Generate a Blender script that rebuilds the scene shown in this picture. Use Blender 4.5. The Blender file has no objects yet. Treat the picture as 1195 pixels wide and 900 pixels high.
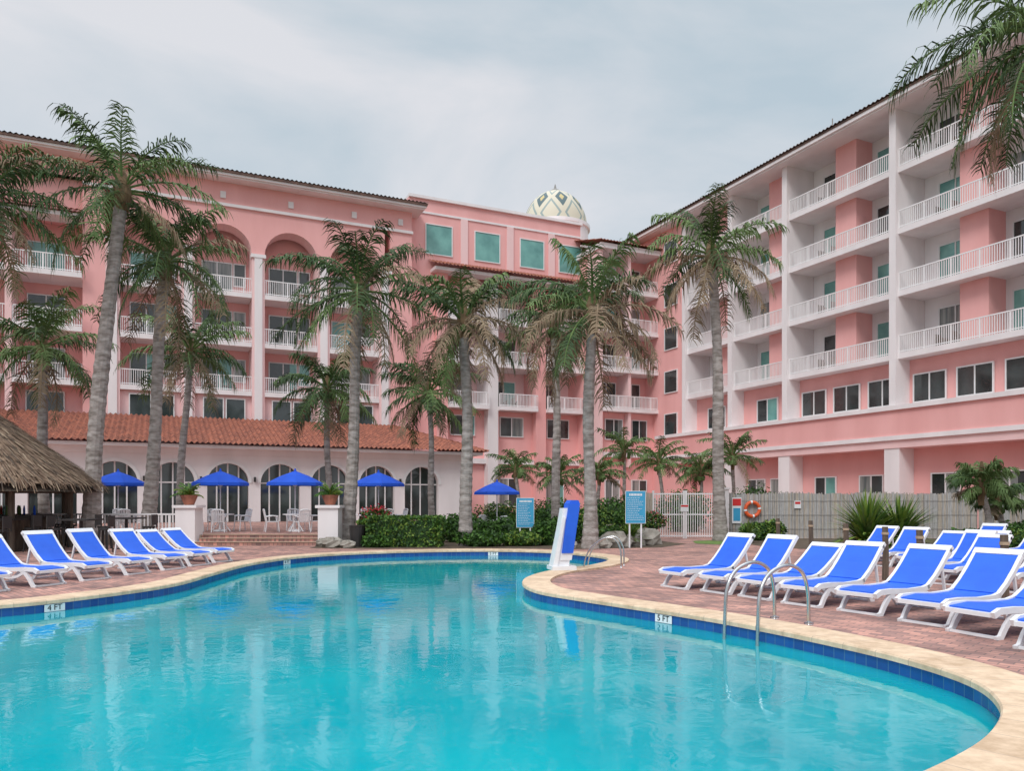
import bpy, math, random
from mathutils import Vector, Matrix, geometry
random.seed(7)
R=random.random
def U(a,b): return a+(b-a)*random.random()
sc=bpy.context.scene
sc.view_settings.view_transform='Standard'
sc.view_settings.look='None'
sc.view_settings.exposure=0

# ---------------------------------------------------------------- materials
MATS={}
def mat(name,c1,c2=None,scale=3.0,rough=0.7,bump=0.0,bscale=None,metal=0.0,spec=0.5,detail=4,stretch=(1,1,1),mid=0.5):
    if name in MATS: return MATS[name]
    m=bpy.data.materials.new(name); m.use_nodes=True
    nt=m.node_tree; N=nt.nodes; L=nt.links
    p=N['Principled BSDF']
    p.inputs['Roughness'].default_value=rough
    p.inputs['Metallic'].default_value=metal
    p.inputs['Specular IOR Level'].default_value=spec
    c2=c2 or tuple(min(1,x*0.85) for x in c1)
    tc=N.new('ShaderNodeTexCoord'); mp=N.new('ShaderNodeMapping')
    mp.inputs['Scale'].default_value=stretch
    L.new(tc.outputs['Object'],mp.inputs['Vector'])
    no=N.new('ShaderNodeTexNoise'); no.inputs['Scale'].default_value=scale; no.inputs['Detail'].default_value=detail
    L.new(mp.outputs[0],no.inputs['Vector'])
    rp=N.new('ShaderNodeValToRGB')
    rp.color_ramp.elements[0].position=max(0,mid-0.18); rp.color_ramp.elements[1].position=min(1,mid+0.18)
    rp.color_ramp.elements[0].color=(*c2,1); rp.color_ramp.elements[1].color=(*c1,1)
    L.new(no.outputs['Fac'],rp.inputs[0]); L.new(rp.outputs[0],p.inputs['Base Color'])
    if bump>0:
        n2=N.new('ShaderNodeTexNoise'); n2.inputs['Scale'].default_value=bscale or scale*6; n2.inputs['Detail'].default_value=5
        L.new(mp.outputs[0],n2.inputs['Vector'])
        b=N.new('ShaderNodeBump'); b.inputs['Strength'].default_value=bump; b.inputs['Distance'].default_value=0.02
        L.new(n2.outputs['Fac'],b.inputs['Height']); L.new(b.outputs[0],p.inputs['Normal'])
    MATS[name]=m; return m

PINK=mat('pink_stucco',(0.89,0.475,0.455),(0.81,0.405,0.385),0.7,0.85,0.3,14,detail=8,stretch=(1,1,.22))
PINKL=mat('pale_pink_stucco',(0.90,0.63,0.62),(0.83,0.56,0.55),0.7,0.85,0.2,14,detail=8,stretch=(1,1,.25))
WHITE=mat('white_stucco',(0.88,0.83,0.83),(0.77,0.72,0.72),0.8,0.8,0.2,14,detail=8,stretch=(1,1,.22))
RAILW=mat('white_rail_paint',(0.90,0.89,0.89),(0.84,0.82,0.82),1.0,0.5)
GLD=mat('dark_window_glass',(0.05,0.065,0.065),(0.02,0.025,0.025),0.7,0.06,spec=0.9)
GLT=mat('teal_glass_painted_sky',(0.20,0.47,0.42),(0.10,0.28,0.26),0.8,0.08,spec=0.8)  # teal glass, with the mirrored sky put into its base colour
GLC=mat('curtained_window_glass',(0.38,0.39,0.37),(0.12,0.15,0.15),1.6,0.12,spec=0.7,stretch=(2.5,2.5,.15))
WHF=mat('white_window_frame',(0.84,0.83,0.83),(0.76,0.75,0.75),2,0.5)
TILE=mat('terracotta_tile',(0.43,0.155,0.095),(0.19,0.07,0.05),2.6,0.85,0.3,30,detail=9)
TILED=mat('dark_roof_tile',(0.19,0.11,0.085),(0.10,0.065,0.055),2.2,0.85,0.3,30)
SLING=mat('blue_sling_fabric',(0.016,0.14,0.78),(0.012,0.11,0.66),2,0.6,0.15,120)
UMB=mat('blue_umbrella_canvas',(0.012,0.11,0.74),(0.01,0.085,0.60),2,0.8,0.1,40)
PLAS=mat('white_plastic',(0.86,0.86,0.87),(0.78,0.78,0.80),4,0.4)
STEEL=mat('stainless_steel',(0.62,0.62,0.62),(0.5,0.5,0.5),4,0.22,metal=1.0)
TRUNK=mat('palm_trunk',(0.46,0.41,0.385),(0.20,0.17,0.15),3.5,0.9,0.9,14,stretch=(1,1,2.6),detail=8)
FIB=mat('palm_fibre',(0.24,0.15,0.08),(0.12,0.08,0.04),6,0.9,0.5,30)
G1=mat('frond_green',(0.07,0.125,0.04),(0.03,0.06,0.02),1.5,0.6,spec=0.25)
G2=mat('frond_light_green',(0.17,0.25,0.085),(0.08,0.135,0.04),1.5,0.6,spec=0.25)
G3=mat('frond_dry',(0.37,0.28,0.185),(0.20,0.14,0.09),1.5,0.8,spec=.2)
LF1=mat('leaf_green',(0.09,0.20,0.03),(0.04,0.10,0.02),3,0.55,spec=.3)
LF2=mat('leaf_dark_green',(0.035,0.085,0.022),(0.018,0.045,0.012),3,0.6,spec=.3)
LF3=mat('leaf_yellow_green',(0.22,0.31,0.055),(0.12,0.20,0.03),3,0.55,spec=.3)
FLR=mat('red_flower',(0.65,0.03,0.04),(0.45,0.02,0.06),8,0.6)
THA=mat('thatch_straw',(0.34,0.235,0.16),(0.17,0.11,0.075),5,0.95,0.5,30,stretch=(1,1,.4))
THA2=mat('thatch_light',(0.48,0.37,0.26),(0.30,0.22,0.15),5,0.95)
WOOD=mat('weathered_wood',(0.16,0.12,0.09),(0.08,0.06,0.045),4,0.85,0.4,30,stretch=(4,4,.5))
DARK=mat('dark_furniture',(0.03,0.028,0.027),(0.018,0.016,0.016),4,0.5)
REED=mat('reed_grey',(0.52,0.51,0.50),(0.36,0.35,0.34),5,0.9,stretch=(5,5,.6))
REED2=mat('reed_dark',(0.36,0.34,0.325),(0.24,0.225,0.21),5,0.9,stretch=(5,5,.6))
REED3=mat('reed_tan',(0.55,0.48,0.40),(0.38,0.33,0.27),5,0.9,stretch=(5,5,.6))
SIGNB=mat('sign_blue',(0.05,0.36,0.60),(0.04,0.31,0.54),2,0.4)
SIGNW=mat('sign_white',(0.85,0.86,0.86),(0.78,0.79,0.8),2,0.4)
SIGNR=mat('sign_red',(0.7,0.03,0.03),(0.6,0.03,0.03),2,0.4)
ORNG=mat('life_ring_orange',(0.85,0.13,0.03),(0.7,0.1,0.02),2,0.5)
BLK=mat('black_paint',(0.015,0.015,0.018),(0.01,0.01,0.01),2,0.5)
ROCK=mat('limestone_rock',(0.42,0.38,0.33),(0.22,0.2,0.17),3,0.95,0.8,10)
SOIL=mat('planting_soil',(0.13,0.095,0.06),(0.07,0.05,0.035),3,0.95,0.6,20)
LAWN=mat('grass_patch',(0.16,0.25,0.05),(0.09,0.16,0.035),6,0.9,0.6,60)

def node_mat(name):
    m=bpy.data.materials.new(name); m.use_nodes=True
    return m,m.node_tree.nodes,m.node_tree.links

# pavers
PAV,N,L=node_mat('brick_pavers'); p=N['Principled BSDF']
tc=N.new('ShaderNodeTexCoord'); mp=N.new('ShaderNodeMapping'); mp.inputs['Rotation'].default_value=(0,0,math.radians(45))
L.new(tc.outputs['Object'],mp.inputs[0])
br=N.new('ShaderNodeTexBrick'); br.inputs['Scale'].default_value=1.0
br.inputs['Brick Width'].default_value=0.22; br.inputs['Row Height'].default_value=0.11
br.inputs['Mortar Size'].default_value=0.007; br.inputs['Bias'].default_value=-0.1
br.inputs['Color1'].default_value=(0.62,0.34,0.275,1); br.inputs['Color2'].default_value=(0.29,0.185,0.17,1); br.inputs['Mortar'].default_value=(0.20,0.15,0.135,1)
L.new(mp.outputs[0],br.inputs['Vector'])
no=N.new('ShaderNodeTexNoise'); no.inputs['Scale'].default_value=0.8; no.inputs['Detail'].default_value=9; no.inputs['Roughness'].default_value=.68
L.new(tc.outputs['Object'],no.inputs['Vector'])
mx=N.new('ShaderNodeMix'); mx.data_type='RGBA'; mx.blend_type='MULTIPLY'; mx.inputs[0].default_value=0.9
rp=N.new('ShaderNodeValToRGB'); rp.color_ramp.elements[0].position=0.38; rp.color_ramp.elements[0].color=(0.55,0.51,0.51,1); rp.color_ramp.elements[1].position=0.6; rp.color_ramp.elements[1].color=(1.12,1.03,1.0,1)
L.new(no.outputs['Fac'],rp.inputs[0]); L.new(br.outputs['Color'],mx.inputs[6]); L.new(rp.outputs[0],mx.inputs[7])
L.new(mx.outputs[2],p.inputs['Base Color']); 
rr_=N.new('ShaderNodeMapRange'); rr_.inputs['From Min'].default_value=.35; rr_.inputs['From Max'].default_value=.6; rr_.inputs['To Min'].default_value=.5; rr_.inputs['To Max'].default_value=.85; L.new(no.outputs['Fac'],rr_.inputs[0]); L.new(rr_.outputs[0],p.inputs['Roughness'])
bm=N.new('ShaderNodeBump'); bm.inputs['Strength'].default_value=0.4; bm.inputs['Distance'].default_value=0.01
L.new(br.outputs['Fac'],bm.inputs['Height']); bm.invert=True; L.new(bm.outputs[0],p.inputs['Normal'])

COP,N,L=node_mat('coping_stone'); p=N['Principled BSDF']; p.inputs['Roughness'].default_value=0.8
uv=N.new('ShaderNodeUVMap'); sx=N.new('ShaderNodeSeparateXYZ'); L.new(uv.outputs[0],sx.inputs[0])
md=N.new('ShaderNodeMath'); md.operation='FRACT'; L.new(sx.outputs[0],md.inputs[0])
lt=N.new('ShaderNodeMath'); lt.operation='LESS_THAN'; lt.inputs[1].default_value=0.02; L.new(md.outputs[0],lt.inputs[0])
fl=N.new('ShaderNodeMath'); fl.operation='FLOOR'; L.new(sx.outputs[0],fl.inputs[0])
wn=N.new('ShaderNodeTexWhiteNoise'); wn.noise_dimensions='1D'; L.new(fl.outputs[0],wn.inputs['W'])
tc=N.new('ShaderNodeTexCoord'); no=N.new('ShaderNodeTexNoise'); no.inputs['Scale'].default_value=6; no.inputs['Detail'].default_value=10; no.inputs['Roughness'].default_value=.65; L.new(tc.outputs['Object'],no.inputs['Vector'])
ad=N.new('ShaderNodeMath'); ad.operation='MULTIPLY_ADD'; ad.inputs[1].default_value=0.2; L.new(wn.outputs[0],ad.inputs[0]); L.new(no.outputs['Fac'],ad.inputs[2])
rp=N.new('ShaderNodeValToRGB'); rp.color_ramp.elements[0].position=0.38; rp.color_ramp.elements[0].color=(0.52,0.36,0.23,1); rp.color_ramp.elements[1].position=0.76; rp.color_ramp.elements[1].color=(0.80,0.60,0.42,1)
L.new(ad.outputs[0],rp.inputs[0])
mx=N.new('ShaderNodeMix'); mx.data_type='RGBA'; L.new(lt.outputs[0],mx.inputs[0]); L.new(rp.outputs[0],mx.inputs[6]); mx.inputs[7].default_value=(0.46,0.34,0.25,1)
L.new(mx.outputs[2],p.inputs['Base Color'])

TLB,N,L=node_mat('blue_pool_tile'); p=N['Principled BSDF']; p.inputs['Roughness'].default_value=0.15
uv=N.new('ShaderNodeUVMap'); br=N.new('ShaderNodeTexBrick'); br.offset=0; br.inputs['Scale'].default_value=1
br.inputs['Brick Width'].default_value=0.25; br.inputs['Row Height'].default_value=0.25; br.inputs['Mortar Size'].default_value=0.012
br.inputs['Color1'].default_value=(0.010,0.065,0.27,1); br.inputs['Color2'].default_value=(0.015,0.10,0.36,1); br.inputs['Mortar'].default_value=(0.05,0.14,0.30,1)
L.new(uv.outputs[0],br.inputs['Vector']); L.new(br.outputs['Color'],p.inputs['Base Color'])

BAS=mat('pool_plaster',(0.07,0.66,0.72),(0.05,0.56,0.64),0.5,0.8)

WAT,N,L=node_mat('pool_water')
for n in list(N):
    if n.type!='OUTPUT_MATERIAL': N.remove(n)
out=[n for n in N if n.type=='OUTPUT_MATERIAL'][0]
tc=N.new('ShaderNodeTexCoord')
n1=N.new('ShaderNodeTexNoise'); n1.inputs['Scale'].default_value=2.6; n1.inputs['Detail'].default_value=4; n1.inputs['Distortion'].default_value=1.0
L.new(tc.outputs['Object'],n1.inputs['Vector'])
bm=N.new('ShaderNodeBump'); bm.inputs['Strength'].default_value=0.11; bm.inputs['Distance'].default_value=0.035; L.new(n1.outputs['Fac'],bm.inputs['Height'])
fr=N.new('ShaderNodeFresnel'); fr.inputs['IOR'].default_value=1.38; L.new(bm.outputs[0],fr.inputs['Normal'])
gl=N.new('ShaderNodeBsdfGlossy'); gl.inputs['Roughness'].default_value=0.015; gl.inputs['Color'].default_value=(0.97,0.98,1,1); L.new(bm.outputs[0],gl.inputs['Normal'])
df=N.new('ShaderNodeBsdfDiffuse')
n2=N.new('ShaderNodeTexNoise'); n2.inputs['Scale'].default_value=0.35; n2.inputs['Detail'].default_value=6; L.new(tc.outputs['Object'],n2.inputs['Vector'])
rp=N.new('ShaderNodeValToRGB'); rp.color_ramp.elements[0].position=0.34; rp.color_ramp.elements[0].color=(0.003,0.43,0.52,1); rp.color_ramp.elements[1].position=0.64; rp.color_ramp.elements[1].color=(0.012,0.59,0.65,1)
L.new(n2.outputs['Fac'],rp.inputs[0]); L.new(rp.outputs[0],df.inputs['Color'])
tr=N.new('ShaderNodeBsdfTransparent'); tr.inputs['Color'].default_value=(0.22,0.92,0.96,1)
ms=N.new('ShaderNodeMixShader'); ms.inputs[0].default_value=0.4; L.new(df.outputs[0],ms.inputs[1]); L.new(tr.outputs[0],ms.inputs[2])
m2=N.new('ShaderNodeMixShader'); L.new(fr.outputs[0],m2.inputs[0]); L.new(ms.outputs[0],m2.inputs[1]); L.new(gl.outputs[0],m2.inputs[2])
L.new(m2.outputs[0],out.inputs['Surface'])

# dome pattern
DOM,N,L=node_mat('dome_mosaic'); p=N['Principled BSDF']; p.inputs['Roughness'].default_value=0.6
uv=N.new('ShaderNodeUVMap'); sx=N.new('ShaderNodeSeparateXYZ'); L.new(uv.outputs[0],sx.inputs[0])
def tri(sock,mul,off=0):
    a=N.new('ShaderNodeMath'); a.operation='MULTIPLY_ADD'; a.inputs[1].default_value=mul; a.inputs[2].default_value=off; L.new(sock,a.inputs[0])
    b=N.new('ShaderNodeMath'); b.operation='PINGPONG'; b.inputs[1].default_value=0.5; L.new(a.outputs[0],b.inputs[0]); return b.outputs[0]
a=tri(sx.outputs[0],8,.3); b=tri(sx.outputs[1],1.5,.35)
s=N.new('ShaderNodeMath'); s.operation='ADD'; L.new(a,s.inputs[0]); L.new(b,s.inputs[1])
rp=N.new('ShaderNodeValToRGB'); rp.color_ramp.interpolation='CONSTANT'
e=rp.color_ramp.elements; e[0].position=0; e[0].color=(0.60,0.48,0.22,1); e[1].position=0.13; e[1].color=(0.10,0.15,0.16,1)
x=e.new(0.33); x.color=(0.66,0.60,0.47,1); x=e.new(0.56); x.color=(0.30,0.36,0.34,1); x=e.new(0.66); x.color=(0.66,0.60,0.47,1)
L.new(s.outputs[0],rp.inputs[0]); L.new(rp.outputs[0],p.inputs['Base Color'])

# ---------------------------------------------------------------- mesh builder
class MB:
    def __init__(s): s.v=[];s.f=[];s.mi=[];s.m=[];s.uv=None
    def mx(s,m):
        if m not in s.m: s.m.append(m)
        return s.m.index(m)
    def add(s,vs,fs,m):
        o=len(s.v); s.v.extend([tuple(q) for q in vs]); k=s.mx(m)
        for f in fs: s.f.append([o+i for i in f]); s.mi.append(k)
    def box(s,x0,x1,y0,y1,z0,z1,m):
        vs=[(x0,y0,z0),(x1,y0,z0),(x1,y1,z0),(x0,y1,z0),(x0,y0,z1),(x1,y0,z1),(x1,y1,z1),(x0,y1,z1)]
        s.add(vs,[(0,3,2,1),(4,5,6,7),(0,1,5,4),(1,2,6,5),(2,3,7,6),(3,0,4,7)],m)
    def tube(s,pts,r,m,n=8,caps=True):
        pts=[Vector(p) for p in pts]; rs=r if isinstance(r,(list,tuple)) else [r]*len(pts)
        vs=[];fs=[]
        for i,p in enumerate(pts):
            t=(pts[min(i+1,len(pts)-1)]-pts[max(i-1,0)]).normalized()
            a=Vector((0,1,0)) if abs(t.y)<0.9 else Vector((1,0,0))
            u=t.cross(a).normalized(); w=t.cross(u)
            for k in range(n):
                an=2*math.pi*k/n; vs.append(p+(u*math.cos(an)+w*math.sin(an))*rs[i])
        for i in range(len(pts)-1):
            for k in range(n):
                k2=(k+1)%n; fs.append((i*n+k,i*n+k2,(i+1)*n+k2,(i+1)*n+k))
        if caps: fs.append(tuple(range(n))); fs.append(tuple((len(pts)-1)*n+k for k in reversed(range(n))))
        s.add(vs,fs,m)
    def strip(s,path,y0,y1,th,m):
        vs=[];fs=[];n=len(path)
        for i,(x,z) in enumerate(path):
            a=path[max(i-1,0)];b=path[min(i+1,n-1)]
            d=math.hypot(b[0]-a[0],b[1]-a[1]) or 1; nx,nz=-(b[1]-a[1])/d*th/2,(b[0]-a[0])/d*th/2
            vs+=[(x-nx,y0,z-nz),(x-nx,y1,z-nz),(x+nx,y1,z+nz),(x+nx,y0,z+nz)]
        for i in range(n-1):
            o=i*4
            for k in range(4):
                k2=(k+1)%4; fs.append((o+k,o+k2,o+4+k2,o+4+k))
        fs+= [(3,2,1,0),((n-1)*4,(n-1)*4+1,(n-1)*4+2,(n-1)*4+3)]
        s.add(vs,fs,m)
    def mesh(s,name,smooth=False):
        me=bpy.data.meshes.new(name); me.from_pydata(s.v,[],s.f)
        for m in s.m: me.materials.append(m)
        me.polygons.foreach_set('material_index',s.mi)
        if smooth: me.polygons.foreach_set('use_smooth',[True]*len(s.f))
        me.update(); return me
    def obj(s,name,loc=(0,0,0),rz=0,parent=None,smooth=False):
        return place(s.mesh(name,smooth),name,loc,rz,parent)
def place(me,name,loc=(0,0,0),rz=0,parent=None,sc_=1):
    o=bpy.data.objects.new(name,me); o.location=loc; o.rotation_euler=(0,0,rz); o.scale=(sc_,)*3
    sc.collection.objects.link(o)
    if parent: o.parent=parent
    return o
def empty(name,loc=(0,0,0),rz=0):
    return place(None,name,loc,rz)

# ---------------------------------------------------------------- pool outline
ctrl=[(-11,10.6),(-9.2,11.1),(-7.76,11.7),(-6.94,13.0),(-6.45,14.7),(-6.55,16.9),(-6.6,19.6),(-5.9,22.2),(-3.92,24),(-1.02,24.8),(1.15,24.1),
(2.45,22.2),(2.6,20.6),(1.95,18.9),(.83,17.3),(.25,15.4),(.42,13.7),(1.15,12.5),(2.05,11.3),(2.85,10.14),(3.49,8.9),(3.92,7.78),(4.05,6.8),(3.82,6.0),(3.36,5.33),(2.69,4.68),
(1.6,3.9),(0,3.0),(-2.5,2.4),(-6,1.6),(-10,1.8),(-13.5,4),(-14,8),(-12.8,10.2)]
def cr(P,n=6):
    out=[];k=len(P)
    for i in range(k):
        p0,p1,p2,p3=[Vector(P[(i+j-1)%k]) for j in range(4)]
        for q in range(n):
            t=q/n
            out.append(0.5*((2*p1)+(p2-p0)*t+(2*p0-5*p1+4*p2-p3)*t*t+(3*p1-p0-3*p2+p3)*t**3))
    return out
pool=cr(ctrl)
np_=len(pool)
def offs(P,d):
    out=[];n=len(P)
    for i in range(n):
        t=(P[(i+1)%n]-P[(i-1)%n]).normalized()
        out.append(P[i]+Vector((-t.y,t.x))*d)
    return out
area=sum(pool[i].x*pool[(i+1)%np_].y-pool[(i+1)%np_].x*pool[i].y for i in range(np_))
sg=1 if area<0 else -1
outer=offs(pool,0.52*sg); lip=offs(pool,-0.03*sg); holeD=offs(pool,0.50*sg); holeG=offs(pool,0.3*sg)
arc=[0]
for i in range(np_): arc.append(arc[-1]+(pool[(i+1)%np_]-pool[i]).length)

def sheet(name,outerpts,hole,z,m):
    polys=[[Vector((p[0],p[1],0)) for p in outerpts]]
    if hole: polys.append([Vector((p.x,p.y,0)) for p in hole])
    tris=geometry.tessellate_polygon(polys)
    vs=[v for pl in polys for v in pl]
    b=MB(); fs=[]
    for t in tris:
        a,c,d=[vs[i] for i in t]
        if (c-a).cross(d-a).z<0: t=(t[0],t[2],t[1])
        fs.append(t)
    b.add([(v.x,v.y,z) for v in vs],fs,m); return b.obj(name)
GR=mat('ground_lawn',(0.10,0.15,0.05),(0.07,0.10,0.04),2,0.95,0.5,30)
sheet('ground',[(-600,-600),(600,-600),(600,600),(-600,600)],holeG,-0.02,GR)
sheet('pool_deck',[(-40,-15),(45,-15),(45,64),(-40,64)],holeD,0.0,PAV)
sheet('planting_bed',[(-6.9,26.2),(-4.5,25.7),(-1,26.1),(2.2,25.6),(5.1,26.5),(6.5,28.7),(5.2,33),(6.2,60),(-3,60),(-4.8,28.4),(-6.9,28.4)],None,0.006,SOIL)
sheet('planting_bed',[(9.0,26.5),(8.2,31),(9.2,32.85),(21,32.85),(24,25),(24,22),(16,21.3),(12,22.6)],None,0.006,SOIL)
sheet('lawn_patch',[tuple(Vector((8.0,29.6))+Vector((1.1*math.cos(a*.5236)*(1+.15*math.sin(a*2)),1.5*math.sin(a*.5236)))) for a in range(12)],None,0.010,LAWN)
sheet('pool_floor',[tuple(p) for p in offs(pool,0.0)],None,-1.5,BAS)
sheet('swimming_pool_water',[tuple(p) for p in offs(pool,0.01*sg)],None,-0.16,WAT)

def ring(name,rings,mats,uvscale=(1,1)):
    b=MB(); n=np_; uvs=[]
    for k in range(len(rings)-1):
        (A,za),(B,zb)=rings[k],rings[k+1]
        vs=[(p.x,p.y,za) for p in A]+[(p.x,p.y,zb) for p in B]
        fs=[]
        for i in range(n):
            j=(i+1)%n; f=(i,j,n+j,n+i); w=(zb-za) or 0.5
            fs.append(f); uvs.append([(arc[i]*uvscale[0],0),(arc[i+1]*uvscale[0],0),(arc[i+1]*uvscale[0],abs(w)*uvscale[1]),(arc[i]*uvscale[0],abs(w)*uvscale[1])])
        b.add(vs,fs,mats[k])
    me=b.mesh(name); ul=me.uv_layers.new(name='UVMap')
    for pi,pl in enumerate(me.polygons):
        for q,li in enumerate(pl.loop_indices): ul.data[li].uv=uvs[pi][q]
    return place(me,name)
lip2=offs(pool,-0.015*sg)
ring('pool_coping',[(pool,-0.03),(lip,-0.03),(lip,0.02),(lip2,0.04),(outer,0.04),(outer,0.0)],[COP]*5,(1/0.45,1))
ring('pool_wall',[(pool,-0.03),(pool,-0.30),(pool,-1.5)],[TLB,BAS],(1/0.6,1/0.6*1.0))

def marker(i,txt):
    p=pool[i]; t=(pool[(i+1)%np_]-pool[(i-1)%np_]).normalized(); inn=Vector((t.y,-t.x))*sg
    e=empty('depth_marker',(p.x+inn.x*0.012,p.y+inn.y*0.012,-0.095),math.atan2(inn.y,inn.x)+math.pi/2)
    b=MB(); b.box(-0.16,0.16,-0.006,0.0,-0.06,0.055,SIGNW); b.obj('tile',parent=e)
    if txt:
        c=bpy.data.curves.new('depth_text','FONT'); c.body=txt; c.size=0.125; c.align_x='CENTER'; c.align_y='CENTER'; c.extrude=0.002
        c.materials.append(BLK); o=bpy.data.objects.new('lettering',c); sc.collection.objects.link(o); o.parent=e
        o.location=(0,-0.010,0); o.rotation_euler=(math.radians(90),0,0)
def nearest(x,y): return min(range(np_),key=lambda i:(pool[i]-Vector((x,y))).length)
marker(nearest(2.13,11.2),'5 FT'); marker(nearest(-7.3,12.2),'4 FT'); marker(nearest(-6.2,21.4),'4 FT'); marker(nearest(-0.8,24.8),'5 FT')

# ---------------------------------------------------------------- hotel
TH=math.radians(24.85)
hotel=empty('pink_hotel_building')
Lloc=(-29.7,48,0); Rloc=(16.8,55,0); RTH=math.radians(-65.15)
def rail(b,x0,x1,y,z,h=1.05,sp=0.13):
    b.box(x0,x1,y-.03,y+.03,z+h-.06,z+h,RAILW); b.box(x0,x1,y-.02,y+.02,z+.07,z+.12,RAILW)
    n=int((x1-x0)/sp)
    for i in range(n+1):
        x=x0+(x1-x0)*i/n; w=.045 if i%12==0 else .016
        b.box(x-w,x+w,y-.018,y+.018,z+.0,z+h-.06,RAILW)
def win(b,x0,x1,z0,z1,y,g=None,nm=1,hm=False):
    g=g or random.choice([GLD,GLD,GLT,GLC])
    f=.07
    if nm and g in (GLD,GLC) and R()<.55:
        xm=x0+(x1-x0)*random.choice([.5,.5,.75]); b.box(x0,xm,y-.02,y+.02,z0,z1,g); b.box(xm,x1,y-.02,y+.02,z0,z1,random.choice([GLC,GLT,GLD]))
    else: b.box(x0,x1,y-.02,y+.02,z0,z1,g)
    for a,c in ((x0-f,x0),(x1,x1+f)): b.box(a,c,y-.07,y+.03,z0-f,z1+f,WHF)
    b.box(x0,x1,y-.068,y+.028,z0-f,z0,WHF); b.box(x0,x1,y-.068,y+.028,z1,z1+f,WHF)
    for i in range(nm):
        x=x0+(x1-x0)*(i+1)/(nm+1); b.box(x-.035,x+.035,y-.055,y-.018,z0,z1,WHF)
    if hm: b.box(x0,x1,y-.053,y-.017,z0+(z1-z0)*.6-.03,z0+(z1-z0)*.6+.03,WHF)
def arch(b,x0,x1,y,zs,zt,r,th,m,n=14,ms=None):
    xc=(x0+x1)/2; vs=[];fs=[]
    for i in range(n+1):
        a=math.pi*(1-i/n); x=xc+r*math.cos(a); z=zs+r*math.sin(a)
        vs+=[(x,y,z),(x,y,zt),(x,y+th,z)]
    for i in range(n):
        o=i*3; fs.append((o,o+3,o+4,o+1)); 
    b.add(vs,fs,m); b.add(vs,[(i*3,i*3+2,i*3+5,i*3+3) for i in range(n)],ms or m)
    b.box(x0,xc-r,y,y+th,zs,zt,m); b.box(xc+r,x1,y,y+th,zs,zt,m)
def chairset(b,x,y,z):
    for dx in (0,1.0):
        b.box(x+dx,x+dx+.45,y,y+.45,z+.38,z+.44,WOOD); b.box(x+dx,x+dx+.05,y,y+.45,z,z+.85,WOOD); b.box(x+dx+.40,x+dx+.45,y,y+.45,z,z+.6,WOOD)

FL=[16.0,12.6,9.2]
b=MB()
b.box(-22,24.4,2.0,15,0,23.4,PINK)
P=[4.3,8.8,13.3,17.8,22.3]
for x in P:
    b.box(x-.42,x+.42,-.02,1.99,0,18.74,PINKL); b.box(x-.26,x+.26,-.12,-.022,0,18.6,WHITE); b.box(x-.5,x+.5,-.16,.5,18.5,18.74,WHITE)
for i in range(4):
    x0,x1=P[i],P[i+1]; arch(b,x0,x1,0,18.745,22.2,1.82,1.5,PINK,ms=PINKL)
    for z in FL:
        b.box(x0+.43,x1-.43,0.0,1.99,z-.32,z,WHITE); rail(b,x0+.43,x1-.43,.08,z)
        win(b,x0+1.0,x0+2.9,z+.05,z+2.4,1.95,nm=1); win(b,x0+3.1,x0+3.8,z+.9,z+2.4,1.95,nm=0)
        if R()<.5: chairset(b,x0+1.2,.9,z)
    b.box(x0+.42,x1-.42,.3,1.99,5,9.2-.33,PINKL); win(b,x0+1.0,x0+2.2,7.2,8.6,.24,GLD,0); win(b,x0+2.45,x0+3.6,7.2,8.6,.24,GLD,0)
b.box(-22,24.4,0.01,1.99,22.2,23.4,PINK)
b.box(22.72,24.4,0,1.99,0,22.2,PINK)
b.box(2.6,3.88,0,1.99,0,22.2,PINK)
b.box(2.6,24.45,-.16,.0,21.75,21.95,WHITE)
for x in (6.5,11,15.5,20,23.5): b.box(x-.18,x+.18,-.10,.0,22.3,22.75,WHITE)
b.box(-22,2.6,.6,1.98,19.6,22.2,PINK)
b.box(-22,2.6,.009,.61,22.2,22.21,PINK)
for i in range(6):
    x1=2.6-i*4.1; x0=x1-4.1
    b.box(x0,x0+.35,-.6,1.98,0,19.5,PINKL)
    for z in FL:
        b.box(x0+.36,x1,-.6,1.98,z-.32,z,WHITE); rail(b,x0+.4,x1,-.5,z); win(b,x0+.9,x0+2.9,z+.05,z+2.3,1.94,nm=1)
    b.box(x0+.36,x1,.6,1.98,5,8.87,PINK); win(b,x0+1.0,x0+3.0,7.1,8.5,.54,GLD,1)
b.box(-22,2.6,-.9,.59,19.35,19.6,WHITE)
b.obj('left_wing',Lloc,TH,hotel)

def roof(b,x0,x1,y0,z0,y1,z1,m,over=0.0,period=.3,rows=8,hipR=0.0,hipL=0.0,amp=.05):
    nx=max(2,int((x1-x0)/period*4)); vs=[];fs=[]
    fr=[]
    for r in range(rows): fr+= [(r/rows,0.0),((r+.98)/rows,0.0)]
    for k,(t,_) in enumerate(fr):
        lift=.035 if k%2==0 else 0.0
        for i in range(nx+1):
            x=x0+(x1-x0)*i/nx; x=min(x,x1-hipR*t); x=max(x,x0+hipL*t)
            z=z0+(z1-z0)*t+amp*math.sin(i*math.pi/2)+lift
            vs.append((x,y0+(y1-y0)*t,z))
    W=nx+1
    for k in range(len(fr)-1):
        for i in range(nx): fs.append((k*W+i,k*W+i+1,(k+1)*W+i+1,(k+1)*W+i))
    b.add(vs,fs,m)
b=MB()
b.box(-22,25.1,-.95,16,23.4,23.65,WHITE); b.box(-22,25.2,-1.1,-.94,23.5,23.72,WHITE)
roof(b,-22.2,25.3,-1.25,23.8,5,25.3,TILED,rows=6,hipR=5)
b.add([(25.3,-1.25,23.8),(25.3,17,23.8),(20.3,5,25.3)],[(0,1,2)],TILED)
b.box(-22.2,25.25,-1.2,16.5,23.65,23.80,TILED)
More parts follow.
